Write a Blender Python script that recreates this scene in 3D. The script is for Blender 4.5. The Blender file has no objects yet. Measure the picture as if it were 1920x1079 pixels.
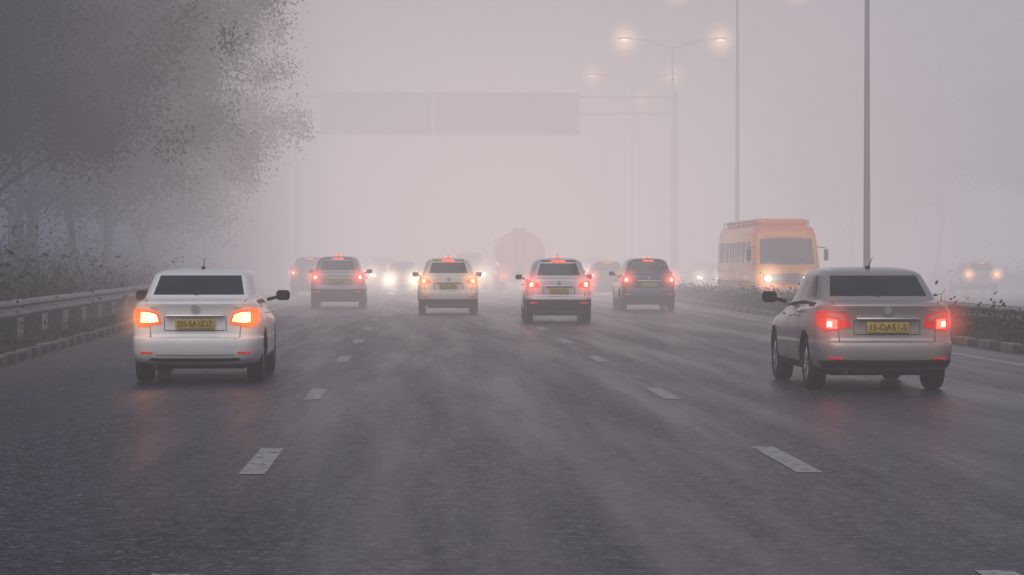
import bpy, bmesh, math, random
from mathutils import Vector, Matrix
from mathutils.bvhtree import BVHTree
R = math.radians
scene = bpy.context.scene
scene.view_settings.view_transform = 'Standard'
scene.view_settings.look = 'None'
scene.view_settings.exposure = 0
COL = scene.collection

# ------------------------------------------------------------------ materials
MATS = {}
def nt(name):
    m = bpy.data.materials.new(name); m.use_nodes = True
    return m, m.node_tree, m.node_tree.nodes["Principled BSDF"]
def setp(b, **k):
    for key, v in k.items():
        key = key.replace('_', ' ')
        if key in b.inputs:
            b.inputs[key].default_value = v
def math_n(t, op, a, b=None, c=None, clamp=False):
    n = t.nodes.new('ShaderNodeMath'); n.operation = op; n.use_clamp = clamp
    for i, v in enumerate((a, b, c)):
        if v is None: continue
        if isinstance(v, (int, float)): n.inputs[i].default_value = v
        else: t.links.new(v, n.inputs[i])
    return n.outputs[0]
def noise(t, vec, scale, detail=4, rough=0.55):
    n = t.nodes.new('ShaderNodeTexNoise'); n.inputs['Scale'].default_value = scale
    n.inputs['Detail'].default_value = detail; n.inputs['Roughness'].default_value = rough
    if vec is not None: t.links.new(vec, n.inputs['Vector'])
    return n.outputs['Fac']
def ramp(t, fac, stops):
    n = t.nodes.new('ShaderNodeValToRGB'); cr = n.color_ramp
    while len(cr.elements) < len(stops): cr.elements.new(0.5)
    for e, (p, c) in zip(cr.elements, stops):
        e.position = p; e.color = (*c, 1)
    t.links.new(fac, n.inputs['Fac']); return n.outputs['Color']
def mixc(t, fac, a, b, mode='MIX'):
    n = t.nodes.new('ShaderNodeMix'); n.data_type = 'RGBA'; n.blend_type = mode
    for s, v in ((n.inputs[0], fac), (n.inputs[6], a), (n.inputs[7], b)):
        if isinstance(v, (int, float)): s.default_value = v
        elif isinstance(v, tuple): s.default_value = (*v, 1)
        else: t.links.new(v, s)
    return n.outputs[2]
def bump(t, b, h, strength, dist=0.01):
    n = t.nodes.new('ShaderNodeBump'); n.inputs['Strength'].default_value = strength
    n.inputs['Distance'].default_value = dist
    t.links.new(h, n.inputs['Height']); t.links.new(n.outputs[0], b.inputs['Normal'])
def pos(t): return t.nodes.new('ShaderNodeNewGeometry').outputs['Position']
def objc(t): return t.nodes.new('ShaderNodeTexCoord').outputs['Object']

def simple(name, col, rough=0.5, metal=0.0, var=0.12, nscale=6.0, **k):
    if name in MATS: return MATS[name]
    m, t, b = nt(name)
    f = noise(t, objc(t), nscale, 5)
    lo = tuple(c * (1 - var) for c in col); hi = tuple(min(1, c * (1 + var)) for c in col)
    t.links.new(ramp(t, f, [(0.3, lo), (0.7, hi)]), b.inputs['Base Color'])
    setp(b, Roughness=rough, Metallic=metal, **k)
    MATS[name] = m; return m
def paint(name, col, metal=0.0, rough=0.32):
    if name in MATS: return MATS[name]
    m, t, b = nt(name)
    oc = objc(t)
    f = noise(t, oc, 2.5, 6, 0.65)
    sep = t.nodes.new('ShaderNodeSeparateXYZ'); t.links.new(oc, sep.inputs[0])
    low = math_n(t, 'SUBTRACT', 0.7, sep.outputs['Z'])
    low = math_n(t, 'MULTIPLY', low, 1.5, clamp=True)
    d = math_n(t, 'MULTIPLY', low, f, clamp=True)
    dirt = tuple(0.3 * c + 0.04 for c in col)
    c = mixc(t, d, col, dirt)
    t.links.new(c, b.inputs['Base Color'])
    rr = math_n(t, 'MULTIPLY_ADD', d, 0.5, rough)
    t.links.new(rr, b.inputs['Roughness'])
    setp(b, Metallic=metal, Coat_Weight=0.6, Coat_Roughness=0.1)
    MATS[name] = m; return m
def emis(name, col, strength, base=(0.3, 0.02, 0.02), cells=True):
    if name in MATS: return MATS[name]
    m, t, b = nt(name)
    setp(b, Roughness=0.2)
    b.inputs['Base Color'].default_value = (*base, 1)
    b.inputs['Emission Color'].default_value = (*col, 1)
    if cells:
        f = noise(t, objc(t), 14, 2)
        s = math_n(t, 'MULTIPLY_ADD', f, strength * 1.6, strength * 0.2)
        t.links.new(s, b.inputs['Emission Strength'])
    else:
        b.inputs['Emission Strength'].default_value = strength
    MATS[name] = m; return m

M_glass = simple('car_glass', (0.030, 0.037, 0.043), 0.12, var=0.35, nscale=3, IOR=1.45)
M_black = simple('black_trim', (0.018, 0.018, 0.02), 0.6)
M_gap = simple('panel_gap', (0.03, 0.03, 0.032), 0.8)
M_tyre = simple('tyre_rubber', (0.02, 0.02, 0.021), 0.85)
M_rim = simple('alloy_rim', (0.45, 0.45, 0.47), 0.35, 0.8)
M_chrome = simple('chrome', (0.7, 0.7, 0.72), 0.2, 1.0, 0.03)
M_yplate = simple('yellow_plate', (0.46, 0.34, 0.07), 0.5, var=.3, nscale=20)
M_wplate = simple('white_plate', (0.6, 0.6, 0.55), 0.5)
M_ink = simple('plate_ink', (0.07, 0.06, 0.03), 0.6)
M_redlens = emis('red_lens', (1.0, 0.035, 0.02), 0.35, (0.35, 0.01, 0.01))
M_redhot = emis('red_lamp', (1.0, 0.10, 0.06), 3.0)
M_redcore = emis('red_lamp_core', (1.0, 0.30, 0.2), 12.0)
M_amber = emis('amber_lens', (1.0, 0.10, 0.02), .9, (0.4, 0.05, 0.01))
M_ambhot = emis('amber_lamp', (1.0, 0.40, 0.11), 8.0)
M_clear = simple('clear_lens', (0.4, 0.33, 0.32), 0.15)
M_head = emis('headlamp', (1.0, 0.8, 0.5), 34, (0.8, 0.8, 0.7), False)
M_headdim = simple('headlamp_off', (0.4, 0.42, 0.45), 0.1)
M_sodium = emis('sodium_lamp', (1.0, 0.58, 0.28), 9, (0.8, 0.7, 0.5), False)
M_steel = simple('galvanised_steel', (0.24, 0.24, 0.25), 0.5, 0.5, 0.35, 1.5)
M_pole = simple('pole_steel', (0.21, 0.21, 0.235), 0.6, 0.3, 0.2, 1.5)

# ------------------------------------------------------------------ helpers
def new_obj(name, me, parent=None, mats=()):
    o = bpy.data.objects.new(name, me); COL.objects.link(o)
    for m in mats: me.materials.append(m)
    if parent: o.parent = parent
    return o
def empty(name, loc=(0, 0, 0), rz=0.0, scale=1.0):
    o = bpy.data.objects.new(name, None); COL.objects.link(o)
    o.location = loc; o.rotation_euler = (0, 0, rz)
    o.scale = (scale,) * 3 if isinstance(scale, (int, float)) else scale
    return o
def mesh(name, v, f, smooth=False):
    me = bpy.data.meshes.new(name); me.from_pydata([tuple(p) for p in v], [], f); me.update()
    if smooth:
        for p in me.polygons: p.use_smooth = True
    return me
class MB:
    def __init__(s): s.v = []; s.f = []; s.m = []; s.sm = []
    def add(s, v, f, mi=0, smooth=False):
        o = len(s.v); s.v += [tuple(p) for p in v]
        s.f += [tuple(i + o for i in q) for q in f]; s.m += [mi] * len(f); s.sm += [smooth] * len(f)
    def box(s, c, d, mi=0, bev=0.0, rot=None):
        bm = bmesh.new(); bmesh.ops.create_cube(bm, size=1)
        for vv in bm.verts: vv.co = Vector((vv.co.x * d[0], vv.co.y * d[1], vv.co.z * d[2]))
        if bev > 0: bmesh.ops.bevel(bm, geom=bm.edges[:], offset=bev, segments=3, affect='EDGES', profile=0.5)
        if rot is not None: bmesh.ops.transform(bm, matrix=rot, verts=bm.verts[:])
        bm.verts.index_update()
        s.add([Vector(c) + vv.co for vv in bm.verts], [[x.index for x in ff.verts] for ff in bm.faces], mi, bev > 0)
        bm.free()
    def tube(s, a, b, r0, r1=None, mi=0, n=10, cap=True):
        a = Vector(a); b = Vector(b); r1 = r0 if r1 is None else r1
        d = (b - a).normalized(); up = Vector((0, 0, 1)) if abs(d.z) < 0.9 else Vector((1, 0, 0))
        x = d.cross(up).normalized(); y = d.cross(x)
        v = []
        for p, r in ((a, r0), (b, r1)):
            for i in range(n):
                t = 2 * math.pi * i / n; v.append(p + x * r * math.cos(t) + y * r * math.sin(t))
        f = [(i, (i + 1) % n, n + (i + 1) % n, n + i) for i in range(n)]
        s.add(v, f, mi, True)
        if cap: s.add(v, [tuple(range(n))[::-1], tuple(range(n, 2 * n))], mi, False)
    def lathe_x(s, c, prof, mi=0, n=28):
        v = []; f = []
        for (x, r) in prof:
            for i in range(n):
                t = 2 * math.pi * i / n; v.append((c[0] + x, c[1] + r * math.cos(t), c[2] + r * math.sin(t)))
        for k in range(len(prof) - 1):
            for i in range(n):
                j = (i + 1) % n; f.append((k * n + i, k * n + j, (k + 1) * n + j, (k + 1) * n + i))
        s.add(v, f, mi, True)
    def obj(s, name, mats, parent=None):
        me = bpy.data.meshes.new(name); me.from_pydata(s.v, [], s.f); me.update()
        for p, mi, sm in zip(me.polygons, s.m, s.sm): p.material_index = mi; p.use_smooth = sm
        o = new_obj(name, me, parent, mats); return o

def halo(parent, loc, rad, col, k, name='emissive_lamp_glow'):  # self-emitting volume sphere, added to imitate light scattered around a lamp
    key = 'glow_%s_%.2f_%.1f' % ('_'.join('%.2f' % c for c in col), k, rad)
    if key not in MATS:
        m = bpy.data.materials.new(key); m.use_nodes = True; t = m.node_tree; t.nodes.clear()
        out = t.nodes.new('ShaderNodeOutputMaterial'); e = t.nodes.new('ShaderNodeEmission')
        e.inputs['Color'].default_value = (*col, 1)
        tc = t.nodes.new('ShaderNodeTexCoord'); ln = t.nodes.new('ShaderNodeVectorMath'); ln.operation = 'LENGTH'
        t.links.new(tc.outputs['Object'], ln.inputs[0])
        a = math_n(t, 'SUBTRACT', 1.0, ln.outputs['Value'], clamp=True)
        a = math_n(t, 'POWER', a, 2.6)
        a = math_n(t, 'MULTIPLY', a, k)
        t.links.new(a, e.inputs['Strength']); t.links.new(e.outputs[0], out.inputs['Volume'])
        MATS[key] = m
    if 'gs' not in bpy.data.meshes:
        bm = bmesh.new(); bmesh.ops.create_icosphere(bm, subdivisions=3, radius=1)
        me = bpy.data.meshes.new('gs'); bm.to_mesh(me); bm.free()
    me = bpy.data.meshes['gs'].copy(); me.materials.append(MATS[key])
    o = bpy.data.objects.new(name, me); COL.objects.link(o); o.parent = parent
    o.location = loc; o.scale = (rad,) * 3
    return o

# ------------------------------------------------------------------ car body
SIDEF = [0.0, .06, .12, .26, .42, .455, .65, .86, .94, 1.0]
def ring(z0, z1, y0, y1, hw, r, bulge=0.05, fb=0.22):
    pts = []
    xs = [0, .35, .7, 1.0]
    for f in xs: pts.append((f * (hw - r), y0))
    for a in (30, 60): pts.append((hw - r + r * math.sin(R(a)), y0 + r - r * math.cos(R(a))))
    ya, yb = y0 + r, y1 - r
    for f in SIDEF: pts.append((hw, ya + f * (yb - ya)))
    for a in (60, 30): pts.append((hw - r + r * math.sin(R(a)), y1 - r + r * math.cos(R(a))))
    for f in xs[::-1]: pts.append((f * (hw - r), y1))
    out = []
    for (x, y) in pts:
        q = (x / hw) ** 2
        fy = (y - y0) / max(1e-6, y1 - y0)
        y2 = y + (bulge * q if fy < .3 else (-fb * q if fy > .9 else 0))
        x2 = x
        if 0.0 < fy < 1.0:
            x2 = x * (1 - 0.06 * max(0, fy - .75) / .25 - 0.05 * max(0, .2 - fy) / .2)
        out.append(Vector((x2, y2, z0 + (z1 - z0) * fy)))
    return out
SEDAN = dict(L=4.4, hw=.85, axles=(.98, 3.52), wr=.32, crease={2: .3, 4: .6, 5: .6, 8: .75, 9: .5, 10: .5, 11: .8, 12: .8, 13: .2}, rings=[
    (.23, .21, .24, 4.25, .74, .2), (.28, .26, .06, 4.34, .81, .22), (.39, .36, .015, 4.39, .845, .24),
    (.52, .48, .0, 4.40, .85, .24), (.585, .54, .02, 4.39, .85, .24), (.61, .57, .085, 4.37, .845, .22),
    (.78, .68, .10, 4.34, .85, .24), (.93, .76, .085, 4.27, .835, .24), (1.03, .80, .05, 4.20, .80, .22),
    (1.06, .84, .13, 4.0, .765, .22), (1.085, 1.0, .55, 3.28, .735, .13), (1.12, 1.04, .60, 3.19, .725, .11),
    (1.375, 1.36, .98, 2.55, .64, .09), (1.425, 1.42, 1.12, 2.42, .60, .12),
    (1.46, 1.46, 1.35, 2.25, .50, .16), (1.475, 1.475, 1.6, 2.05, .25, .1)], glass=(11, 12))
SUV = dict(L=4.5, hw=.88, axles=(.85, 3.5), wr=.33, crease={2: .3, 4: .6, 5: .6, 8: .4, 10: .3, 11: .7, 12: .7, 13: .2}, rings=[
    (.24, .24, .22, 4.32, .77, .2), (.30, .29, .05, 4.42, .84, .2), (.42, .40, .01, 4.48, .875, .2),
    (.60, .56, .0, 4.5, .88, .2), (.66, .62, .02, 4.48, .88, .2), (.69, .66, .07, 4.46, .878, .2),
    (.86, .78, .08, 4.42, .878, .2), (1.02, .88, .10, 4.34, .865, .22), (1.10, .93, .12, 4.24, .84, .22),
    (1.13, .96, .15, 4.05, .80, .22), (1.16, 1.08, .20, 3.55, .765, .18), (1.20, 1.12, .23, 3.47, .75, .17),
    (1.52, 1.52, .47, 2.75, .63, .15), (1.58, 1.59, .50, 2.6, .59, .18),
    (1.635, 1.64, .66, 2.4, .47, .18), (1.66, 1.665, .95, 2.0, .25, .12)], glass=(11, 12))
BODY = {}
def body_mesh(kind):
    if kind in BODY: return BODY[kind]
    K = {'sedan': SEDAN, 'suv': SUV}[kind]
    v = []; f = []; mi = []
    rings = []; vring = {}
    for kk, rr in enumerate(K['rings']):
        p = ring(*rr); n = len(p)
        ri = []
        for q in p: vring[len(v)] = kk; ri.append(len(v)); v.append(q)
        li = []
        for i, q in enumerate(p):
            if i in (0, n - 1): li.append(ri[i])
            else: vring[len(v)] = kk; li.append(len(v)); v.append(Vector((-q.x, q.y, q.z)))
        rings.append((ri, li))
    n = len(rings[0][0]); ns = len(SIDEF); s0 = 6
    for k in range(len(rings) - 1):
        for side in (0, 1):
            a = rings[k][side]; b = rings[k + 1][side]
            for i in range(n - 1):
                q = (a[i], a[i + 1], b[i + 1], b[i])
                if side: q = q[::-1]
                f.append(q)
                g = 0
                if K['glass'][0] <= k < K['glass'][1]:
                    if i < 3 or i >= n - 4: g = 1
                    j = i - s0
                    if 0 <= j < ns - 1:
                        if kind == 'sedan': g = 1 if (1 <= j and j not in (4, 8)) else 0
                        else: g = 1 if j not in (0, 4, 8) else 0
                mi.append(g)
    for (ri, li), fl in ((rings[0], 0), (rings[-1], 1)):
        for i in range(n - 1):
            if i == 0: q = (ri[0], ri[1], li[1])
            elif i == n - 2: q = (ri[i], ri[i + 1], li[i])
            else: q = (ri[i], ri[i + 1], li[i + 1], li[i])
            if fl == 0: q = q[::-1]
            f.append(q); mi.append(2 if fl == 0 else 0)
    me = mesh('tmp', v, f)
    for p, m in zip(me.polygons, mi): p.material_index = m
    bm = bmesh.new(); bm.from_mesh(me); bmesh.ops.recalc_face_normals(bm, faces=bm.faces)
    cl = bm.edges.layers.float.new('crease_edge')
    for e in bm.edges:
        a, b_ = e.verts[0].index, e.verts[1].index
        if vring[a] == vring[b_] and vring[a] in K['crease']: e[cl] = K['crease'][vring[a]]
    bm.to_mesh(me); bm.free()
    o = new_obj('tmp', me, None, [M_black, M_glass, M_black])
    cutb = MB()
    for y in K['axles']:
        for s in (-1, 1):
            prof = [(-.15, 0.001), (-.15, K['wr'] + .06), (.2, K['wr'] + .06), (.2, 0.001)]
            cutb.lathe_x((s * (K['hw'] - .08), y, K['wr'] + .01), prof, 0, 32)
    cut = cutb.obj('cut', [M_black])
    bm = bmesh.new(); bm.from_mesh(cut.data); bmesh.ops.remove_doubles(bm, verts=bm.verts, dist=.003)
    bmesh.ops.recalc_face_normals(bm, faces=bm.faces)
    for ff in bm.faces: ff.material_index = 2
    bm.to_mesh(cut.data); bm.free()
    cut.data.materials.append(M_black); cut.data.materials.append(M_black)
    ss = o.modifiers.new('s', 'SUBSURF'); ss.levels = 2; ss.render_levels = 2
    bb = o.modifiers.new('b', 'BOOLEAN'); bb.operation = 'DIFFERENCE'; bb.object = cut; bb.solver = 'EXACT'
    dg = bpy.context.evaluated_depsgraph_get(); dg.update()
    ev = o.evaluated_get(dg); res = bpy.data.meshes.new_from_object(ev)
    for p in res.polygons: p.use_smooth = True
    o.modifiers.remove(bb); dg.update()
    ev = o.evaluated_get(dg); sm = bpy.data.meshes.new_from_object(ev)
    bvh = BVHTree.FromPolygons([p.co.copy() for p in sm.vertices], [tuple(p.vertices) for p in sm.polygons])
    bpy.data.objects.remove(o); bpy.data.objects.remove(cut)
    BODY[kind] = (res, bvh, K); return BODY[kind]

def patch(mb, bvh, cols, mi, off=.008, nu=6, nv=4, mirror=False):
    for sgn in ((1, -1) if mirror else (1,)):
        grid = []
        for k in range(len(cols) - 1):
            for i in range(nu + (1 if k == len(cols) - 2 else 0)):
                t = i / nu
                b = Vector(cols[k][0]).lerp(Vector(cols[k + 1][0]), t); tp = Vector(cols[k][1]).lerp(Vector(cols[k + 1][1]), t)
                row = []
                for j in range(nv + 1):
                    p = b.lerp(tp, j / nv); p.x *= sgn
                    loc, nrm, _, _ = bvh.find_nearest(p)
                    c = Vector((0, 2.2, .8))
                    if nrm.dot(loc - c) < 0: nrm = -nrm
                    row.append(loc + nrm * off)
                grid.append(row)
        v = [p for r_ in grid for p in r_]; w = nv + 1
        f = [(i * w + j, (i + 1) * w + j, (i + 1) * w + j + 1, i * w + j + 1) for i in range(len(grid) - 1) for j in range(nv)]
        mb.add(v, f, mi, True)

def wheels(K, parent, rim=M_rim):
    mb = MB(); r = K['wr']
    for y in K['axles']:
        for s in (-1, 1):
            c = (s * (K['hw'] - .13), y, r)
            w = .105
            tp = [(-w * .6, r * .62), (-w, r * .66), (-w, r * .9), (-w * .8, r * .985), (-w * .3, r), (w * .3, r), (w * .8, r * .985), (w, r * .9), (w, r * .66), (w * .6, r * .62)]
            mb.lathe_x(c, tp, 0, 32)
            mb.lathe_x(c, [(s * w * .9, r * .66), (s * w * .8, r * .62), (s * w * .3, r * .58), (-s * w * .6, r * .6)], 1, 32)
            mb.lathe_x(c, [(s * w * .1, r * .6), (s * w * .1, .001)], 2, 24)
            mb.lathe_x(c, [(-s * w * .7, r * .6), (-s * w * .7, .001)], 2, 24)
            for k in range(10):
                a = 2 * math.pi * k / 10
                p1 = Vector((c[0] + s * w * .75, c[1] + math.cos(a) * r * .12, c[2] + math.sin(a) * r * .12))
                p2 = Vector((c[0] + s * w * .8, c[1] + math.cos(a) * r * .64, c[2] + math.sin(a) * r * .64))
                mb.tube(p1, p2, .018, .012, 1, 6)
            mb.lathe_x(c, [(s * w * .6, r * .18), (s * w * .85, r * .15), (s * w * .9, .001)], 1, 16)
    return mb.obj('wheels', [M_tyre, rim, M_black], parent)

def text(parent, s, loc, size, mat, name='plate_text', w=None, rot=(R(90), 0, 0)):
    cu = bpy.data.curves.new(name, 'FONT'); cu.body = s; cu.size = size; cu.align_x = 'CENTER'; cu.align_y = 'CENTER'
    cu.extrude = .001; cu.offset = .001
    o = bpy.data.objects.new(name, cu); COL.objects.link(o)
    bpy.context.view_layer.update()
    me = bpy.data.meshes.new_from_object(o); bpy.data.objects.remove(o)
    me.materials.clear(); me.materials.append(mat)
    ob = new_obj(name, me, parent, [])
    ob.location = loc; ob.rotation_euler = rot
    if w:
        wd = max(v.co.x for v in me.vertices) - min(v.co.x for v in me.vertices)
        ob.scale = (w / wd, 1, 1)
    return ob

def car(name, kind, loc, col, rz=0.0, scale=(1, 1, 1), lamp='red', plate=None, facing=False, roof_lamp=False,
        lower_black=False, glow=1.0, badge=True):
    res, bvh, K = body_mesh(kind); L = K['L']; hw = K['hw']
    root = empty(name, loc, rz, scale)
    me = res.copy()
    me.materials[0] = col; me.materials[1] = M_glass; me.materials[2] = M_black
    b = bpy.data.objects.new('body', me); COL.objects.link(b); b.parent = root
    wheels(K, root)
    mb = MB(); mats = [M_gap, M_black, M_chrome, col, M_redlens, M_redhot, M_redcore, M_amber, M_ambhot, M_clear, M_head if facing else M_headdim, M_yplate]
    sd = kind == 'sedan'
    P = lambda cols, mi, **k: patch(mb, bvh, cols, mi, **k)
    if sd:
        t = [((.43, .05, .775), (.47, .05, .90)), ((.62, .05, .735), (.62, .05, .935)), ((.80, .12, .73), (.78, .12, .955)), ((.85, .34, .80), (.84, .36, .965))]
        P(t, 7 if lamp == 'amber' else 4, mirror=True, off=.012)
        if lamp == 'amber':
            P([((.47, .05, .795), (.50, .05, .875)), ((.60, .05, .78), (.60, .05, .90)), ((.74, .1, .79), (.73, .1, .91))], 8, mirror=True, off=.017)
        else:
            P([((.60, .05, .75), (.60, .05, .85)), ((.77, .1, .76), (.76, .1, .87))], 5, mirror=True, off=.017)
            P([((.68, .05, .775), (.68, .05, .825)), ((.75, .1, .78), (.75, .1, .84))], 6, mirror=True, off=.021)
            P([((.50, .05, .83), (.51, .05, .885)), ((.60, .05, .88), (.60, .05, .915)), ((.77, .1, .90), (.75, .1, .935))], 9, mirror=True, off=.017)
        mb.box((0, .06, .865), (.74, .04, .028), 2, .008)
        P([((-.38, .05, .845), (-.38, .05, .855)), ((.38, .05, .845), (.38, .05, .855))], 0, off=.004, nv=1)
        P([((-.38, .05, .68), (-.38, .05, .69)), ((.38, .05, .68), (.38, .05, .69))], 0, off=.004, nv=1)
        P([((.39, .05, .68), (.39, .05, .85)), ((.398, .05, .68), (.398, .05, .85))], 0, off=.004, nu=1, mirror=True)
        P([((.56, .05, .625), (.57, .05, .625)), ((.60, .05, .80), (.61, .05, .80))], 0, mirror=True, off=.003)
        P([((-.62, .03, .606), (-.62, .03, .616)), ((.62, .03, .606), (.62, .03, .616))], 0, off=.003, nv=1, nu=24)
        P([((.60, .08, 1.0), (.612, .08, 1.0)), ((.64, .35, 1.08), (.652, .35, 1.08))], 0, mirror=True, off=.003)
        P([((.54, 0, .385), (.54, 0, .41)), ((.74, .05, .385), (.74, .05, .41))], 4, mirror=True, off=.006)
        if lower_black:
            P([((-.84, .2, .2), (-.86, .2, .36)), ((-.6, 0, .2), (-.6, 0, .375)), ((.6, 0, .2), (.6, 0, .375)), ((.84, .2, .2), (.86, .2, .36))], 1, off=.008, nu=10)
        else:
            P([((-.62, 0, .2), (-.56, 0, .31)), ((.62, 0, .2), (.56, 0, .31))], 1, off=.006, nu=12)
            P([((-.50, 0, .36), (-.50, 0, .368)), ((.50, 0, .36), (.50, 0, .368))], 0, off=.004, nu=12, nv=1)
        for k in range(4): mb.box((.50 + k * .028, .06, .97), (.02, .01, .022), 2)
        for k in range(3): mb.box((-.56 + k * .028, .06, .97), (.02, .01, .022), 2)
        pz = .765; py = .06
    else:
        t = [((.50, .05, .93), (.54, .05, 1.03)), ((.70, .05, .89), (.70, .05, 1.09)), ((.85, .12, .90), (.83, .12, 1.12)), ((.88, .34, .99), (.86, .36, 1.12))]
        P(t, 4, mirror=True, off=.012)
        P([((.64, .05, .93), (.64, .05, 1.05)), ((.82, .1, .92), (.81, .1, 1.08))], 5, mirror=True, off=.018)
        P([((.70, .05, .95), (.70, .05, 1.04)), ((.80, .1, .95), (.79, .1, 1.05))], 6 if lamp == 'red' else 8, mirror=True, off=.022)
        P([((-.42, .05, .74), (-.42, .05, .93)), ((.42, .05, .74), (.42, .05, .93))], 0, off=.002)
        P([((-.40, .05, .745), (-.40, .05, .925)), ((.40, .05, .745), (.40, .05, .925))], 3, off=.004)
        mb.box((0, .06, .94), (.72, .04, .035), 2, .008)
        P([((.66, .05, .70), (.672, .05, .70)), ((.72, .07, .9), (.732, .07, .9))], 0, mirror=True, off=.003)
        P([((-.66, .03, .682), (-.66, .03, .694)), ((.66, .03, .682), (.66, .03, .694))], 0, off=.003, nv=1, nu=24)
        top = .60 if lower_black else .46
        P([((-.88, .25, .25), (-.88, .25, top)), ((-.6, 0, .25), (-.6, 0, top)), ((.6, 0, .25), (.6, 0, top)), ((.88, .25, .25), (.88, .25, top))], 1, off=.008, nu=12)
        P([((.56, 0, .50), (.56, 0, .54)), ((.78, .05, .50), (.78, .05, .54))], 4, mirror=True, off=.012)
        mb.box((0, .56, 1.60), (.9, .18, .03), 3, .012)
        pz = .83; py = .05
    bz = 1.05 if sd else 1.12
    for yy in ((1.45, 2.3, 3.25) if sd else (1.35, 2.35, 3.3)):
        P([((hw, yy, .3), (hw, yy, bz)), ((hw, yy + .012, .3), (hw, yy + .012, bz))], 0, mirror=True, off=.003, nu=1, nv=16)
    P([((hw, .7, bz + .035), (hw - .05, .7, bz + .05)), ((hw, 3.2, bz - .03), (hw - .05, 3.2, bz - .015))], 1, mirror=True, off=.005, nu=16, nv=1)
    P([((hw, 1.4, .26), (hw, 1.4, .32)), ((hw, 3.1, .26), (hw, 3.1, .32))], 1, mirror=True, off=.008, nu=12)
    for yy in ((1.6, 2.5) if sd else (1.5, 2.55)):
        for s in (-1, 1): mb.box((s * (hw + .005), yy, bz - .16), (.03, .16, .03), 3, .01)
    my = 3.0 if sd else 3.2
    for s in (-1, 1):
        mo = .12 if sd else .06
        mb.tube((s * (hw - .1), my + .02, bz - .02), (s * (hw + mo - .06), my, bz + .02), .025, .02, 1, 8)
        mb.box((s * (hw + mo), my, bz + .04), (.19, .1, .14), 1 if sd else 3, .045)
        mb.box((s * (hw + mo), my - .052, bz + .04), (.15, .006, .105), 1)
    mb.box((0, py - .005, pz), (.50, .015, .12), 11, .003)
    if sd:
        mb.box((0, 1.0, 1.335), (.2, .03, .02), 4)
        mb.tube((.0, .60, 1.115), (-.28, .66, 1.15), .008, .006, 1, 6)
    else:
        mb.box((0, .47, 1.57), (.34, .03, .03), 5)
        mb.tube((.0, .23, 1.18), (-.3, .26, 1.21), .01, .007, 1, 6)
    zr = 1.47 if sd else 1.64
    mb.tube((0, 1.35 if sd else .85, zr - .02), (.03 if sd else .0, 1.2 if sd else .7, zr + .12), .008, .004, 1, 6)
    mb.box((0, 1.36 if sd else .86, zr), (.05, .1, .03), 1, .012)
    mb.tube((-.5, .05, .24), (-.5, .5, .24), .03, .03, 1, 8)
    mb.box((0, 2.2, .24), (1.2, 3.6, .1), 1)
    P([((.45, L, .60), (.47, L, .70)), ((.66, L, .60), (.64, L, .73)), ((.80, L - .25, .66), (.78, L - .3, .76))], 10, mirror=True, off=.012)
    P([((-.34, L, .58), (-.36, L, .70)), ((.34, L, .58), (.36, L, .70))], 1, off=.008)
    P([((-.5, L, .30), (-.5, L, .42)), ((.5, L, .30), (.5, L, .42))], 1, off=.008)
    if badge:
        n = 20; bc = (0, .045 if sd else .035, .96 if sd else 1.03)
        v = [(bc[0] + .05 * math.cos(2 * math.pi * i / n), bc[1] - .005, bc[2] + .05 * math.sin(2 * math.pi * i / n)) for i in range(n)]
        mb.add(v, [tuple(range(n))], 2)
    if roof_lamp:
        mb.box((0, 1.2, zr + .03), (.20, .1, .05), 5, .015)
    mb.obj('trim_and_lamps', mats, root)
    if plate:
        text(root, plate, (0, py - .014, pz), .10, M_ink, w=.43)
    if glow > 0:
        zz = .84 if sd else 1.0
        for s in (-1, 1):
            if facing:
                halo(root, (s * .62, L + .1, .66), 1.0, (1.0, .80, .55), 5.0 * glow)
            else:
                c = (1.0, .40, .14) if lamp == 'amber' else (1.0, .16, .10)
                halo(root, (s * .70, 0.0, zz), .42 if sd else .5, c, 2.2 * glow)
    return root

P_white = paint('white_paint', (0.80, 0.80, 0.84))
P_silver = paint('champagne_paint', (0.37, 0.335, 0.335), 0.35, 0.34)
P_grey = paint('grey_paint', (0.34, 0.33, 0.35), 0.3, 0.35)
P_cream = paint('cream_paint', (0.66, 0.62, 0.56))
P_lsilver = paint('light_silver_paint', (0.50, 0.49, 0.53), 0.1)
P_dark = paint('dark_paint', (0.035, 0.037, 0.07))
P_mid = paint('brown_grey_paint', (0.16, 0.13, 0.13))

car('white_car', 'sedan', (-2.83, 31.5, 0), P_white, rz=R(0.3), lamp='amber', plate='DS-5A1Z17', scale=(.985, 1, 1))
car('silver_car', 'sedan', (5.50, 29.3, 0), P_silver, rz=R(0.4), lamp='red', plate='15-DA51-S', lower_black=True, scale=(1, 1, 1.005))
car('grey_suv', 'suv', (-2.85, 86, 0), P_grey, scale=(1.09, 1.0, 1.08), roof_lamp=True, plate='DL 1Z 4417', glow=2.4, lower_black=True)
car('cream_suv', 'suv', (0.82, 74.5, 0), P_cream, scale=(1.04, 1.0, 1.03), lamp='amber', roof_lamp=True, plate='DL 2C 1761', glow=2.4)
car('silver_hatchback', 'suv', (3.52, 63.8, 0), P_lsilver, scale=(.99, .95, 1.01), rz=R(-.5), lower_black=True, roof_lamp=True, plate='DL 5A 2712', glow=2.4)
car('dark_hatchback', 'suv', (7.35, 80.5, 0), P_dark, scale=(1.03, 1.0, 1.03), roof_lamp=True, plate='DL 1Y 5120', glow=2.4)
car('dark_suv', 'suv', (-5.25, 118, 0), P_dark, scale=(1.05, 1, 1.12), glow=3.0)
car('red_hatchback', 'suv', (8.7, 116, 0), P_mid, scale=(1, 1, 1), glow=3.0)
car('oncoming_car', 'suv', (-1.0, 138, 0), P_mid, rz=R(180), facing=True, glow=2.4)
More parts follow.
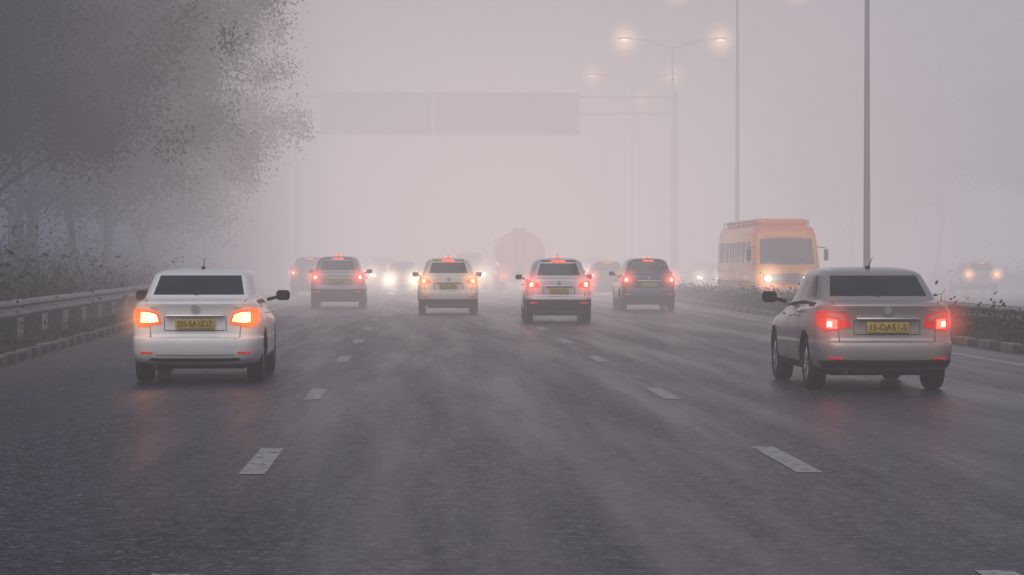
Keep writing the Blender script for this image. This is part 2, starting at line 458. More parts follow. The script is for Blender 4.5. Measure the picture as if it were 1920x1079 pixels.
car('oncoming_van', 'suv', (2.85, 150, 0), P_grey, rz=R(180), scale=(1.2, 1, 1.35), facing=True, glow=1.4)
car('oncoming_car', 'suv', (18.0, 160, 0), P_dark, rz=R(180), facing=True, glow=1.6)
car('dark_car', 'suv', (28.0, 124, 0), P_grey, glow=6.0, lamp='amber')
car('oncoming_car', 'suv', (-2.4, 166, 0), P_dark, rz=R(180), facing=True, glow=2.6, scale=(1.1, 1, 1.2))
car('oncoming_car', 'suv', (11.0, 160, 0), P_dark, rz=R(180), facing=True, glow=2.4, scale=(1.1, 1, 1.2))

# ------------------------------------------------------------------ bus
M_bus = paint('bus_orange_paint', (0.80, 0.19, 0.05), 0, .4)
M_busy = paint('bus_yellow_paint', (0.84, 0.30, 0.035), 0, .4)
def bus(loc, rz):
    root = empty('minibus', loc, rz)
    W = 2.5; L = 9.5
    sl = [(.42, .10, W * .47), (.55, .0, W * .495), (.95, -.02, W * .5), (1.45, .0, W * .5), (1.6, .05, W * .497), (2.2, .28, W * .485), (2.6, .42, W * .47), (2.85, .55, W * .44), (2.95, .8, W * .38)]
    v = []; f = []
    def rr(z, y0, hw, r=.28):
        p = []
        for cx, cy, a0 in ((hw - r, y0 + r, 270), (hw - r, L - r, 0), (-hw + r, L - r, 90), (-hw + r, y0 + r, 180)):
            for k in range(5):
                a = R(a0 + 90 * k / 4); p.append((cx + r * math.cos(a), cy + r * math.sin(a), z))
        return p
    for z, y0, hw in sl: v += rr(z, y0, hw)
    n = 20
    for k in range(len(sl) - 1):
        for i in range(n): f.append((k * n + i, k * n + (i + 1) % n, (k + 1) * n + (i + 1) % n, (k + 1) * n + i))
    f.append(tuple(range(n))[::-1]); f.append(tuple(range((len(sl) - 1) * n, len(sl) * n)))
    me = mesh('b', v, f, True)
    for p in me.polygons:
        p.material_index = 0 if p.center.z < 2.5 else 1
    body = new_obj('body', me, root, [M_busy, M_bus])
    bvh = BVHTree.FromPolygons([Vector(q) for q in v], [tuple(q) for q in f])
    mb = MB(); mats = [M_glass, M_black, M_bus, M_busy, M_head, M_chrome, M_amber, M_tyre, M_rim, M_wplate, M_steel]
    def P(cols, mi, **k):
        patch(mb, bvh, cols, mi, **k)
    P([((-1.02, .0, 1.52), (-.96, .4, 2.42)), ((0, .0, 1.50), (0, .4, 2.46)), ((1.02, .0, 1.52), (.96, .4, 2.42))], 0, off=.02, nu=8, nv=8)
    P([((-.006, .0, 1.5), (-.006, .4, 2.46)), ((.006, 0, 1.5), (.006, .4, 2.46))], 1, off=.03)
    P([((-.8, .3, 2.52), (-.8, .45, 2.72)), ((.8, .3, 2.52), (.8, .45, 2.72))], 3, off=.02)
    for i in range(6):
        y0 = 1.05 + i * 1.35
        for s in (-1, 1):
            mb.box((s * W * .493, y0 + .6, 1.95), (.03, 1.2, .78), 0, .01, Matrix.Rotation(R(-1.6 * s), 4, 'Y'))
            mb.box((s * W * .502, y0 + .6, 1.97), (.012, .03, .74), 1)
    for s in (-1, 1):
        mb.box((s * W * .503, 5, 1.25), (.02, 8.2, .06), 2)
        mb.box((s * W * .503, 5, .85), (.02, 8.2, .04), 1)
    mb.box((0, -.04, .98), (1.1, .05, .34), 1, .015)
    for k in range(4): mb.box((0, -.075, .86 + k * .08), (1.06, .02, .02), 5)
    mb.box((0, -.06, .58), (2.4, .2, .26), 2, .06)
    for s in (-1, 1):
        for dx in (.72,):
            c = (s * dx, -.08, .98)
            nn = 20
            mb.add([(c[0] + .13 * math.cos(2 * math.pi * i / nn), c[1], c[2] + .11 * math.sin(2 * math.pi * i / nn)) for i in range(nn)], [tuple(range(nn))], 4)
            mb.box((s * dx, -.045, .98), (.34, .06, .28), 1, .02)
        mb.box((s * 1.02, -.03, .98), (.16, .08, .14), 6, .02)
        mb.tube((s * 1.15, .2, 2.15), (s * 1.42, -.1, 2.1), .02, .02, 1, 6)
        mb.box((s * 1.43, -.1, 1.85), (.16, .1, .42), 1, .03)
    mb.box((0, -.17, .56), (.5, .02, .12), 9)
    for y in (1.4, 6.8):
        for s in (-1, 1):
            c = (s * 1.07, y, .45)
            mb.lathe_x(c, [(-.13, .25), (-.13, .40), (-.08, .45), (.08, .45), (.13, .40), (.13, .25), (s * .06, .22), (s * .03, .001)], 7, 28)
            mb.lathe_x(c, [(s * .135, .25), (s * .07, .2), (s * .1, .09), (s * .1, .001)], 8, 20)
            mb.lathe_x((s * 1.2, y, .5), [(0.03, .001), (.03, .56)], 1, 24)
    for s in (-1, 1): mb.tube((s * .3, -.04, 1.5), (s * .75, .03, 1.78), .012, .01, 1, 6)
    mb.box((0, 4.9, 3.06), (2.0, 7.2, .30), 2, .12)
    for s in (-1, 1):
        mb.tube((s * 1.02, 1.2, 3.12), (s * 1.02, 9.0, 3.12), .025, None, 10, 6)
        for k in range(7): mb.tube((s * 1.02, 1.3 + k * 1.27, 2.8), (s * 1.02, 1.3 + k * 1.27, 3.12), .018, None, 10, 6)
    mb.box((0, 1.2, 3.0), (1.7, .9, .34), 2, .12)
    mb.box((0, 5, .45), (2.1, 8.6, .2), 1)
    mb.obj('fittings', mats, root)
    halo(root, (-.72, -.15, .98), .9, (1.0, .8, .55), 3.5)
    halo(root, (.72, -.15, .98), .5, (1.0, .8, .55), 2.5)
bus((13.5, 92.0, 0), R(1.5))

# ------------------------------------------------------------------ tanker truck
def tanker(loc):
    root = empty('tanker_truck', loc)
    mb = MB(); M_t = paint('tanker_paint', (0.75, 0.26, 0.20))
    mats = [M_t, M_black, M_tyre, M_redhot, M_steel, M_wplate]
    n = 32; prof = [(0, .001), (0, .6), (.06, 1.0), (.2, 1.22), (.4, 1.28), (6.6, 1.28), (6.8, 1.2), (6.9, .9), (6.9, .001)]
    v = []; f = []
    for y, r in prof:
        for i in range(n):
            a = 2 * math.pi * i / n; v.append((r * 1.08 * math.cos(a), y, 2.15 + r * .95 * math.sin(a)))
    for k in range(len(prof) - 1):
        for i in range(n): f.append((k * n + i, k * n + (i + 1) % n, (k + 1) * n + (i + 1) % n, (k + 1) * n + i))
    mb.add(v, f, 0, True)
    mb.box((0, 4, .95), (.9, 8.5, .25), 1, .02)
    mb.box((0, -.05, .62), (2.4, .12, .3), 5, .03)
    for s in (-1, 1):
        mb.box((s * .98, -.12, .86), (.35, .06, .16), 3, .02)
        mb.tube((s * .25, -.03, 1.0), (s * .25, -.03, 3.2), .03, None, 4, 6)
    for k in range(8): mb.tube((-.25, -.03, 1.15 + k * .26), (.25, -.03, 1.15 + k * .26), .02, None, 4, 6)
    for k in range(3): mb.tube((0, 1.3 + k * 2.1, 3.25), (0, 1.3 + k * 2.1, 3.5), .35, .33, 4, 16)
    for y in (1.0, 2.2, 8.2):
        for s in (-1, 1):
            mb.lathe_x((s * 1.0, y, .5), [(-.24, .001), (-.24, .42), (-.18, .5), (.18, .5), (.24, .42), (.24, .001)], 2, 24)
    mb.box((0, 8.3, 1.9), (2.4, 1.9, 2.2), 0, .15)
    mb.obj('tank_and_chassis', mats, root)
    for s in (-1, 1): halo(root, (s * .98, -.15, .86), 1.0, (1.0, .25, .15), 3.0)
tanker((5.5, 138, 0))

# ------------------------------------------------------------------ ground, road
def sheet(name, left, right, z, mat, ys):
    v = []; f = []
    for y in ys: v += [(left(y), y, z), (right(y), y, z)]
    for i in range(len(ys) - 1): f.append((2 * i, 2 * i + 1, 2 * i + 3, 2 * i + 2))
    return new_obj(name, mesh(name, v, f), None, [mat])
def interp(tab, y):
    if y <= tab[0][0]: return tab[0][1]
    for (a, b), (c, d) in zip(tab, tab[1:]):
        if y <= c: return b + (d - b) * (y - a) / (c - a)
    return tab[-1][1]
KERB = [(-20, -5.9), (20, -6.0), (37, -6.2), (58, -6.8), (90, -7.7), (150, -8.6), (1600, -8.6)]
RAIL = [(-20, -6.9), (25, -7.05), (43, -7.35), (76, -8.45), (110, -9.2), (150, -9.8), (400, -9.8)]
kx = lambda y: interp(KERB, y)
rx = lambda y: interp(RAIL, y)

m, t, b = nt('soil_and_grass'); p = pos(t)
n1 = noise(t, p, .35, 8, .6); n2 = noise(t, p, 6, 6, .7)
c = mixc(t, n2, (0.045, 0.042, 0.036), (0.09, 0.078, 0.066))
c = mixc(t, ramp(t, n1, [(.42, (0, 0, 0)), (.6, (1, 1, 1))]), c, (0.035, 0.048, 0.025))
t.links.new(c, b.inputs['Base Color']); setp(b, Roughness=.95); bump(t, b, n2, .6, .05)
new_obj('ground', mesh('ground', [(-1500, -60, -.03), (1500, -60, -.03), (1500, 2500, -.03), (-1500, 2500, -.03)], [(0, 1, 2, 3)]), None, [m])

m, t, b = nt('asphalt'); p = pos(t)
mp = t.nodes.new('ShaderNodeMapping'); mp.inputs['Scale'].default_value = (1, .05, 1); t.links.new(p, mp.inputs[0])
streak = noise(t, mp.outputs[0], 1.1, 5, .6)
mp2 = t.nodes.new('ShaderNodeMapping'); mp2.inputs['Scale'].default_value = (1, .3, 1); t.links.new(p, mp2.inputs[0])
bigs = noise(t, mp2.outputs[0], .5, 6, .65)
agg = noise(t, p, 18, 4, .9)
mid = noise(t, p, 6, 8, .8)
c = ramp(t, agg, [(.38, (0.005, 0.006, 0.009)), (.5, (0.025, 0.028, 0.038)), (.64, (0.15, 0.155, 0.19))])
c = mixc(t, 1.0, c, ramp(t, streak, [(.3, (.66, .70, .80)), (.7, (1.35, 1.22, 1.16))]), 'MULTIPLY')
c = mixc(t, 1.0, c, ramp(t, bigs, [(.35, (.72, .75, .82)), (.65, (1.25, 1.18, 1.15))]), 'MULTIPLY')
c = mixc(t, 1.0, c, ramp(t, mid, [(.38, (.35, .35, .36)), (.5, (1, 1, 1)), (.62, (2.1, 2.1, 2.1))]), 'MULTIPLY')
vo = t.nodes.new('ShaderNodeTexVoronoi'); vo.feature = 'DISTANCE_TO_EDGE'; vo.inputs['Scale'].default_value = .8
wv = t.nodes.new('ShaderNodeVectorMath'); wv.operation = 'ADD'
nn = t.nodes.new('ShaderNodeTexNoise'); nn.inputs['Scale'].default_value = 2.2; nn.inputs['Detail'].default_value = 6
t.links.new(p, nn.inputs['Vector']); t.links.new(p, wv.inputs[0]); t.links.new(nn.outputs['Color'], wv.inputs[1]); t.links.new(wv.outputs[0], vo.inputs['Vector'])
ck = math_n(t, 'LESS_THAN', vo.outputs['Distance'], .014)
ck = math_n(t, 'MULTIPLY', ck, ramp(t, noise(t, p, .5, 3), [(.46, (0, 0, 0)), (.54, (1, 1, 1))]))
c = mixc(t, math_n(t, 'MULTIPLY', ck, .75), c, (0.005, 0.005, 0.006))
# scattered pale grit and old marks
gr = noise(t, p, 11, 3, .5)
c = mixc(t, math_n(t, 'GREATER_THAN', gr, .735), c, (0.22, 0.20, 0.19))
sx = t.nodes.new('ShaderNodeSeparateXYZ'); t.links.new(p, sx.inputs[0])
dm = t.nodes.new('ShaderNodeMapRange'); dm.inputs[1].default_value = -4.4; dm.inputs[2].default_value = -6.6
t.links.new(sx.outputs['X'], dm.inputs[0])
dd = math_n(t, 'MULTIPLY', dm.outputs[0], ramp(t, mid, [(.3, (.2, .2, .2)), (.6, (1, 1, 1))]))
c = mixc(t, dd, c, (0.11, 0.09, 0.082))
t.links.new(c, b.inputs['Base Color'])
damp = ramp(t, streak, [(.38, (.24, .24, .24)), (.62, (.38, .38, .38))])
rg = math_n(t, 'MULTIPLY_ADD', agg, .14, damp); t.links.new(rg, b.inputs['Roughness'])
setp(b, IOR=1.25)
h = math_n(t, 'MULTIPLY_ADD', mid, .6, agg); bump(t, b, h, .35, .015)
M_asph = m
ys = [-20, 0, 20, 37, 58, 75, 90, 120, 150, 220, 400, 900, 1600]
sheet('road', kx, lambda y: 10.1, 0.0, M_asph, ys)
sheet('oncoming_road', lambda y: 12.0, lambda y: 31.0, 0.0, M_asph, ys)

m, t, b = nt('road_paint'); p = pos(t)
n1 = noise(t, p, 9, 8, .8)
w = ramp(t, n1, [(.38, (0.05, 0.05, 0.055)), (.47, (0.32, 0.32, 0.33)), (.7, (0.50, 0.49, 0.50))])
t.links.new(w, b.inputs['Base Color']); setp(b, Roughness=.8, IOR=1.25); M_line = m
v = []; f = []
def rect(x0, x1, y0, y1, z=.004):
    o = len(v); v.extend([(x0, y0, z), (x1, y0, z), (x1, y1, z), (x0, y1, z)]); f.append((o, o + 1, o + 2, o + 3))
centres = [10.4, 19.4, 29.3, 40.0, 49.2, 58.6, 68.2, 78, 88, 98, 108, 118, 128, 138, 148]
for X in (-1.22, 2.83):
    for i, yc in enumerate(centres):
        hl = 1.28 if i else 1.9
        rect(X - .095, X + .095, yc - hl, yc + hl)
rect(8.95, 9.10, 20, 400)
new_obj('lane_markings', mesh('lm', v, f), None, [M_line])

m, t, b = nt('sandy_verge'); p = pos(t)
n2 = noise(t, p, 5, 8, .7)
t.links.new(ramp(t, n2, [(.3, (0.05, 0.044, 0.038)), (.7, (0.12, 0.104, 0.088))]), b.inputs['Base Color']); setp(b, Roughness=.95); bump(t, b, n2, .8, .05)
M_sand = m
def kerb(name, xf, y0, y1, step, side, seed):
    rnd = random.Random(seed); mb = MB(); y = y0
    while y < y1:
        g = .03; L = step - g
        x = xf(y + step / 2) + rnd.uniform(-.015, .015); hh = .15 + rnd.uniform(-.02, .015)
        an = math.atan2(xf(y + step) - xf(y), step)
        mb.box((x + side * .09, y + step / 2, hh / 2 - .02), (.18, L, hh + .02), int((y - y0) / step) % 2, .015, Matrix.Rotation(-an, 4, 'Z'))
        y += step
    return mb.obj(name, [simple('kerb_pale', (0.16, 0.145, 0.13), .9, 0, .4, 3), simple('kerb_dark', (0.045, 0.042, 0.04), .9, 0, .4, 3)])
kerb('kerb', kx, 8, 170, .7, -1, 1)
kerb('kerb', lambda y: 10.1, 20, 170, .9, 1, 2)
kerb('kerb', lambda y: 12.0, 20, 170, 1.2, -1, 3)
sheet('verge', lambda y: rx(y) - 6, lambda y: kx(y) - .17, .05, M_sand, ys)
sheet('median', lambda y: 10.26, lambda y: 11.84, .07, M_sand, ys)

# ------------------------------------------------------------------ guardrails
def guardrail(name, xf, y0, y1, top, face):
    mb = MB(); prof = [(0, 0), (.02, .03), (.075, .06), (.075, .10), (.015, .15), (.015, .19), (.075, .24), (.075, .28), (.02, .31), (0, .34)]
    ysr = []; y = y0
    while y <= y1: ysr.append(y); y += 2.0
    v = []; f = []
    for y in ysr:
        for dx, dz in prof: v.append((xf(y) + face * dx, y, top - .34 + dz))
    w = len(prof)
    for i in range(len(ysr) - 1):
        for j in range(w - 1): f.append((i * w + j, (i + 1) * w + j, (i + 1) * w + j + 1, i * w + j + 1))
    mb.add(v, f, 0, False)
    for y in ysr[::2]:
        mb.box((xf(y) - face * .10, y, top / 2 - .03), (.1, .14, top + .02), 0)
        mb.box((xf(y) - face * .02, y, top - .17), (.1, .1, .2), 0)
        mb.tube((xf(y), y, top - .17), (xf(y) + face * .03, y, top - .17), .02, None, 0, 6)
    return mb.obj(name, [M_steel])
guardrail('guardrail', rx, 20, 140, .86, 1)
guardrail('guardrail', lambda y: 11.5, 24, 62, .7, -1)

# ------------------------------------------------------------------ street lamps
def street_lamp(x, y, H=14.6, span=2.6, dirs=(1, -1), lit=True):
    root = empty('street_lamp', (x, y, 0)); mb = MB()
    mb.box((0, 0, .25), (.6, .6, .5), 1, .04)
    segs = 6
    for k in range(segs):
        z0 = .4 + (H - .4) * k / segs; z1 = .4 + (H - .4) * (k + 1) / segs
        mb.tube((0, 0, z0), (0, 0, z1), .125 - .06 * k / segs, .125 - .06 * (k + 1) / segs, 0, 12, False)
    for s in dirs:
        pr = None
        for k in range(7):
            u = k / 6; q = (s * span * u, 0, H - .12 + .62 * math.sin(u * math.pi / 2))
            if pr: mb.tube(pr, q, .045, .045, 0, 8)
            pr = q
        mb.box((s * (span + .3), 0, H + .52), (.75, .32, .14), 0, .05)
        if lit:
            mb.box((s * (span + .32), 0, H + .435), (.4, .24, .04), 2)
    mb.obj('pole_and_arms', [M_pole, simple('concrete_base', (.3, .3, .29), .9), M_sodium], root)
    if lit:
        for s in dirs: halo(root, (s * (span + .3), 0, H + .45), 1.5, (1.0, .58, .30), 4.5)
    return root
for yy in (85, 120, 151, 180, 205): street_lamp(15.2, yy)
street_lamp(-10.4, 151, 14.4, 2.7, dirs=(1,), lit=False)

# ------------------------------------------------------------------ gantry sign
root = empty('overhead_gantry_sign', (0, 153, 0)); mb = MB()
for x in (-7.5, 15.6):
    for dy in (-.3, .3): mb.tube((x, dy, 0), (x, dy, 12.0), .12, .12, 0, 10)
    for k in range(9): mb.tube((x, -.3, .6 + k * 1.3), (x, .3, 1.9 + k * 1.3), .04, None, 0, 6)
for z in (11.7, 10.7):
    for dy in (-.3, .3): mb.tube((-7.5, dy, z), (15.6, dy, z), .05, None, 0, 8)
M_sgn = simple('sign_green', (0.01, 0.05, 0.042), .5); M_sgb = simple('sign_border', (.6, .6, .58), .5)
for x0, x1 in ((-6.1, .72), (.84, 9.7)):
    mb.box(((x0 + x1) / 2, -.45, 10.65), (x1 - x0, .06, 2.6), 1, .02)
    for z in (9.45, 11.85): mb.box(((x0 + x1) / 2, -.485, z), (x1 - x0 - .16, .01, .05), 2)
    for x in (x0 + .1, x1 - .1): mb.box((x, -.485, 10.65), (.05, .01, 2.3), 2)
mb.obj('frame_and_panels', [M_steel, M_sgn, M_sgb], root)

# ------------------------------------------------------------------ vegetation
m, t, b = nt('foliage')
n1 = noise(t, objc(t), .9, 4); n2 = noise(t, objc(t), 9, 2)
c = mixc(t, ramp(t, n1, [(.35, (0, 0, 0)), (.65, (1, 1, 1))]), (0.012, 0.018, 0.012), (0.04, 0.05, 0.03))
c = mixc(t, math_n(t, 'MULTIPLY', n2, .3), c, (0.045, 0.05, 0.03))
t.links.new(c, b.inputs['Base Color']); setp(b, Roughness=.9, IOR=1.2); M_leaf = m
M_bark = simple('bark', (0.05, 0.043, 0.037), .9, 0, .4, 4)
M_drygrass = simple('dry_grass', (0.05, 0.05, 0.03), .9, 0, .5, 1.5)

def tree_mesh(seed, H, crown0, spread, nl=105):
    rnd = random.Random(seed); mb = MB(); tips = []
    def branch(p, d, L, r, depth):
        n = 4; q = p
        for k in range(n):
            d2 = (d + Vector((rnd.uniform(-.18, .18), rnd.uniform(-.18, .18), rnd.uniform(-.05, .12)))).normalized()
            e = q + d2 * (L / n); r1 = r * (1 - .5 * (k + 1) / n)
            mb.tube(q, e, r * (1 - .5 * k / n), r1, 0, 6 if depth < 2 else 4, False)
            if depth >= 1 or k > 1: tips.append((e, depth))
            if depth < 3 and (depth > 0 or k > 0):
                for _ in range(2 if depth else 3):
                    a = rnd.uniform(0, 2 * math.pi)
                    nd = (d2 * .55 + Vector((math.cos(a), math.sin(a), rnd.uniform(-.5, .4))) * (.75 if depth else .7)).normalized()
                    if rnd.random() < .78: branch(e, nd, L * rnd.uniform(.42, .62), r1 * .55, depth + 1)
            q = e; d = d2
        tips.append((q, depth + 1))
    lean = Vector((rnd.uniform(-.12, .16), rnd.uniform(-.1, .1), 1)).normalized()
    top = lean * crown0
    r0 = .16
    mid_ = top * .5 + Vector((rnd.uniform(-.2, .2), 0, 0))
    mb.tube((0, 0, -.1), mid_, r0, r0 * .85, 0, 10, False); mb.tube(mid_, top, r0 * .85, r0 * .75, 0, 10, False)
    nb = 5
    for i in range(nb):
        a = 2 * math.pi * i / nb + rnd.uniform(-.5, .5)
        dd = Vector((math.cos(a) * spread, math.sin(a) * spread, rnd.uniform(.4, 1.3))).normalized()
        branch(top, dd, (H - crown0) * rnd.uniform(.5, .75), r0 * .42, 0)
    branch(top, Vector((.05, 0, 1)), (H - crown0) * .85, r0 * .6, 0)
    lv = []; lf = []
    if len(tips) > 640: tips = rnd.sample(tips, 640)
    for (p, dp) in tips:
        cr = rnd.uniform(.4, .95); droop = rnd.uniform(.3, 1.0)
        for _ in range(int(nl * rnd.uniform(.3, 1.4))):
            o = Vector((rnd.gauss(0, cr * .5), rnd.gauss(0, cr * .5), rnd.gauss(-.3 * droop, cr * .5)))
            c = p + o; s = rnd.uniform(.04, .09)
            d1 = Vector((rnd.uniform(-1, 1), rnd.uniform(-1, 1), rnd.uniform(-1.4, .4))).normalized()
            d2 = d1.cross(Vector((rnd.uniform(-1, 1), rnd.uniform(-1, 1), rnd.uniform(-1, 1)))).normalized()
            i0 = len(lv); lv += [c, c + d1 * s + d2 * s * .55, c + d1 * s * 2.2, c + d1 * s - d2 * s * .55]; lf.append((i0, i0 + 1, i0 + 2, i0 + 3))
    mb.add(lv, lf, 1)
    o = mb.obj('tmp_tree', [M_bark, M_leaf]); me = o.data; bpy.data.objects.remove(o); return me
TM = [tree_mesh(3, 14, 4.0, .8), tree_mesh(8, 12.5, 3.2, 1.0), tree_mesh(15, 15.5, 4.4, .75), tree_mesh(22, 11, 2.6, .9)]
rnd = random.Random(5)
def tree(x, y, k, s=1.0, rz=None, name='roadside_tree'):
    o = bpy.data.objects.new(name, TM[k]); COL.objects.link(o)
    o.location = (x, y, -.03); o.rotation_euler = (0, 0, rnd.uniform(0, 6.28) if rz is None else rz); o.scale = (s, s, s * rnd.uniform(.95, 1.1))
for x, y, k, s in [(-11.4, 106, 3, .95), (-12.2, 98, 0, .9), (-12.4, 92, 2, .95), (-13.4, 88, 1, 1.05), (-13.6, 81, 0, 1.0), (-13.8, 74, 3, 1.1), (-15.4, 78, 2, 1.05),
                   (-13.6, 112, 2, 1.0), (-16.0, 100, 0, 1.1), (-17.0, 94, 1, 1.2), (-18.5, 104, 2, 1.15), (-16.5, 118, 1, 1.2), (-21, 112, 0, 1.2), (-20, 126, 2, 1.2), (-16.0, 128, 0, 1.1),
                   (-15.0, 86, 3, 1.2), (-16.8, 88, 0, 1.0), (-18.5, 110, 3, 1.5), (-23, 120, 1, 1.5), (-15.0, 96, 1, 1.1), (-12.6, 102, 1, 1.0), (-14.6, 92, 3, 1.3)]:
    tree(x, y, k, s)
for x, y, k, s in [(38, 185, 2, 1.2), (45, 180, 0, 1.2), (34, 195, 1, 1.1), (50, 190, 0, 1.2)]: tree(x, y, k, s)

def tufts(name, area, n, hmin, hmax, seed, mats, leafy=.4, z0=0.0):
    rnd = random.Random(seed); v = []; f = []; mi = []
    for _ in range(n):
        x, y = area(rnd); H = rnd.uniform(hmin, hmax) * (1.0 if rnd.random() < .8 else 1.5)
        if rnd.random() < leafy:
            cr = H * .45; c0 = Vector((x, y, z0 + H * .45))
            for _ in range(40):
                c = c0 + Vector((rnd.gauss(0, cr * .6), rnd.gauss(0, cr * .6), rnd.gauss(0, cr * .5)))
                if c.z < z0: c.z = z0 + rnd.uniform(0, .3) * H
                s = rnd.uniform(.025, .055) * (1 + .4 * H); d1 = Vector((rnd.uniform(-1, 1), rnd.uniform(-1, 1), rnd.uniform(-.5, 1))).normalized()
                d2 = d1.cross(Vector((rnd.uniform(-1, 1), .3, rnd.uniform(-1, 1)))).normalized()
                i0 = len(v); v.extend([c, c + d1 * s + d2 * s * .6, c + d1 * s * 2, c + d1 * s - d2 * s * .6]); f.append((i0, i0 + 1, i0 + 2, i0 + 3)); mi.append(0)
        else:
            for _ in range(14):
                a = rnd.uniform(0, 6.28); b0 = Vector((x + rnd.gauss(0, .1), y + rnd.gauss(0, .1), z0)); h = H * rnd.uniform(.4, 1)
                tip = b0 + Vector((math.cos(a) * h * .35, math.sin(a) * h * .35, h)); sd = Vector((-math.sin(a), math.cos(a), 0)) * .012
                md = b0.lerp(tip, .55) + Vector((0, 0, h * .1))
                i0 = len(v); v.extend([b0 - sd, b0 + sd, md + sd, md - sd, tip]); f.append((i0, i0 + 1, i0 + 2, i0 + 3)); f.append((i0 + 3, i0 + 2, i0 + 4)); mi += [1, 1]
    me = mesh(name, v, f)
    for p_, q in zip(me.polygons, mi): p_.material_index = q
    new_obj(name, me, None, mats)
def a1(r):
    y = r.uniform(42, 125); return rx(y) - .4 - abs(r.gauss(0, 3.0)), y
tufts('roadside_bushes', a1, 2800, .5, 1.4, 11, [M_leaf, M_drygrass], .55)
def a3(r):
    y = r.uniform(70, 130); return rx(y) - 3 - abs(r.gauss(0, 4.0)), y
tufts('roadside_thicket', a3, 900, 1.2, 2.6, 21, [M_leaf, M_drygrass], .9)
def a2(r):
    y = r.uniform(38, 60); return rx(y) - 1 - r.uniform(0, 4), y
tufts('roadside_bushes', a2, 500, .4, .9, 12, [M_leaf, M_drygrass], .5)
tufts('verge_grass', lambda r: ((lambda y: (r.uniform(rx(y) - .3, kx(y) - .3), y))(r.uniform(30, 120))), 700, .06, .22, 13, [M_leaf, M_drygrass], .1, .05)
tufts('median_shrubs', lambda r: (r.uniform(10.5, 11.8), r.uniform(34, 110)), 1100, .2, .62, 14, [M_leaf, M_drygrass], .7, .07)
tufts('far_roadside_bushes', lambda r: (r.uniform(31.5, 45), r.uniform(100, 160)), 900, .6, 1.8, 15, [M_leaf, M_drygrass], .7)

# ------------------------------------------------------------------ fog
m = bpy.data.materials.new('fog'); m.use_nodes = True; t = m.node_tree; t.nodes.clear()
out = t.nodes.new('ShaderNodeOutputMaterial')
ab = t.nodes.new('ShaderNodeVolumeAbsorption'); ab.inputs['Color'].default_value = (0, 0, 0, 1)
em = t.nodes.new('ShaderNodeEmission'); ad = t.nodes.new('ShaderNodeAddShader')  # fog emits its own colour, standing in for scattered daylight
t.links.new(ab.outputs[0], ad.inputs[0]); t.links.new(em.outputs[0], ad.inputs[1]); t.links.new(ad.outputs[0], out.inputs['Volume'])
p = pos(t); sx = t.nodes.new('ShaderNodeSeparateXYZ'); t.links.new(p, sx.inputs[0])
mr = t.nodes.new('ShaderNodeMapRange'); mr.interpolation_type = 'SMOOTHSTEP'
t.links.new(sx.outputs['Y'], mr.inputs[0])
for i, vv in zip((1, 2, 3, 4), (45, 125, .0042, .031)): mr.inputs[i].default_value = vv
ns = noise(t, p, .05, 1, .5)
dk = t.nodes.new('ShaderNodeMapRange'); dk.interpolation_type = 'SMOOTHSTEP'
for i, vv in zip((1, 2, 3, 4), (-4, -12, 0, 1)): dk.inputs[i].default_value = vv
t.links.new(sx.outputs['X'], dk.inputs[0])
dens = math_n(t, 'MULTIPLY', mr.outputs[0], math_n(t, 'MULTIPLY_ADD', ns, 1.8, .1))
dens = math_n(t, 'MULTIPLY', dens, math_n(t, 'MULTIPLY_ADD', dk.outputs[0], .8, 1.0))
t.links.new(dens, ab.inputs['Density']); t.links.new(dens, em.inputs['Strength'])
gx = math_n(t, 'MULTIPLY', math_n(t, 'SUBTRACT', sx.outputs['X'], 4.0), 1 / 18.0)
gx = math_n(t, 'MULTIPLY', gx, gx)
gz = math_n(t, 'MULTIPLY', math_n(t, 'SUBTRACT', sx.outputs['Z'], 3.0), 1 / 14.0); gz = math_n(t, 'MULTIPLY', gz, gz)
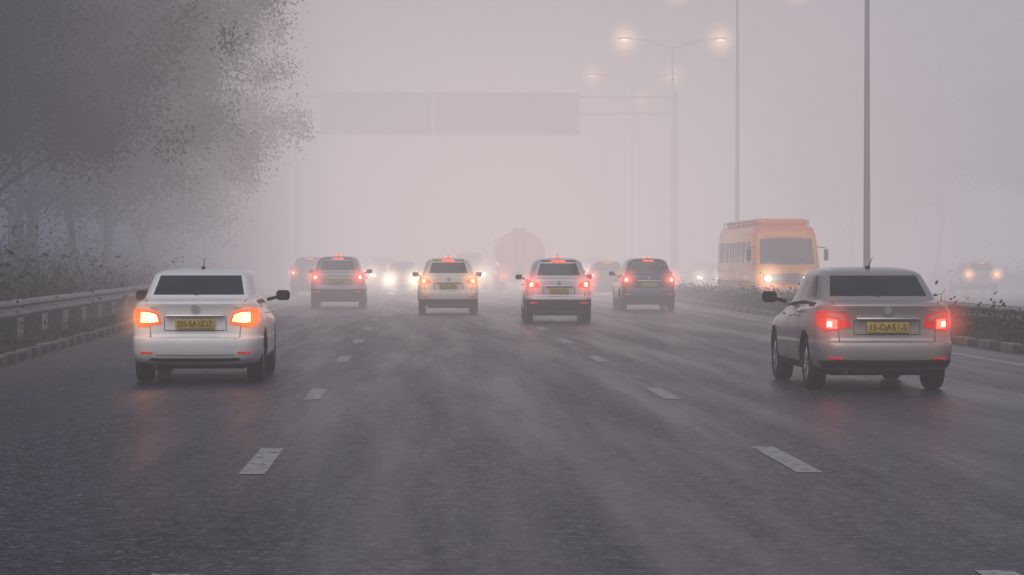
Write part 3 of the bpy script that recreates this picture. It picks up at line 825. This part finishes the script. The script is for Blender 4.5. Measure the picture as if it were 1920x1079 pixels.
g = math_n(t, 'EXPONENT', math_n(t, 'MULTIPLY', math_n(t, 'ADD', gx, gz), -1.0))
fc = mixc(t, g, (0.385, 0.375, 0.43), (0.70, 0.595, 0.59))  # warm glow over the road, painted into the emission colour
fc = mixc(t, dk.outputs[0], fc, (0.10, 0.108, 0.142))  # shade of the left trees, painted as a darker fog colour
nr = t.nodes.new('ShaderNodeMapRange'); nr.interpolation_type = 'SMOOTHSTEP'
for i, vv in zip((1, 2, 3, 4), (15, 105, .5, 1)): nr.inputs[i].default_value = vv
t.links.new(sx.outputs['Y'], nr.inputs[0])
fc = mixc(t, nr.outputs[0], (0.16, 0.17, 0.24), fc)  # fog near the camera painted dimmer and bluer to darken the foreground
t.links.new(fc, em.inputs['Color'])
m.cycles.volume_step_rate = 0.3
mb = MB(); mb.box((10, 220, 17), (240, 500, 36), 0); fo = mb.obj('fog', [m])

# ------------------------------------------------------------------ sky, sun
w = bpy.data.worlds.new('World'); scene.world = w; w.use_nodes = True; t = w.node_tree
bg = t.nodes['Background']; sk = t.nodes.new('ShaderNodeTexSky'); sk.sky_type = 'NISHITA'; sk.sun_disc = False
EL, AZ = R(48), R(200)
sk.sun_elevation = EL; sk.sun_rotation = AZ; sk.dust_density = 4; sk.air_density = 1.5
t.links.new(sk.outputs[0], bg.inputs['Color']); bg.inputs['Strength'].default_value = 0.06
sd = bpy.data.lights.new('sun', 'SUN'); sd.energy = 1.1; sd.angle = R(60); sd.color = (1, .95, .93)
so = bpy.data.objects.new('sun', sd); COL.objects.link(so)
d = Vector((math.sin(AZ) * math.cos(EL), math.cos(AZ) * math.cos(EL), math.sin(EL)))
so.rotation_euler = d.to_track_quat('Z', 'Y').to_euler()

# ------------------------------------------------------------------ camera
cd = bpy.data.cameras.new('camera'); cd.sensor_width = 36; cd.lens = 36 * 4700 / 1920; cd.clip_end = 5000; cd.clip_start = .1
co = bpy.data.objects.new('camera', cd); COL.objects.link(co); co.location = (0, 0, 1.52)
co.rotation_euler = (R(90) - math.atan(44.5 / 4700), 0, -math.atan(171 / 4700))
scene.camera = co
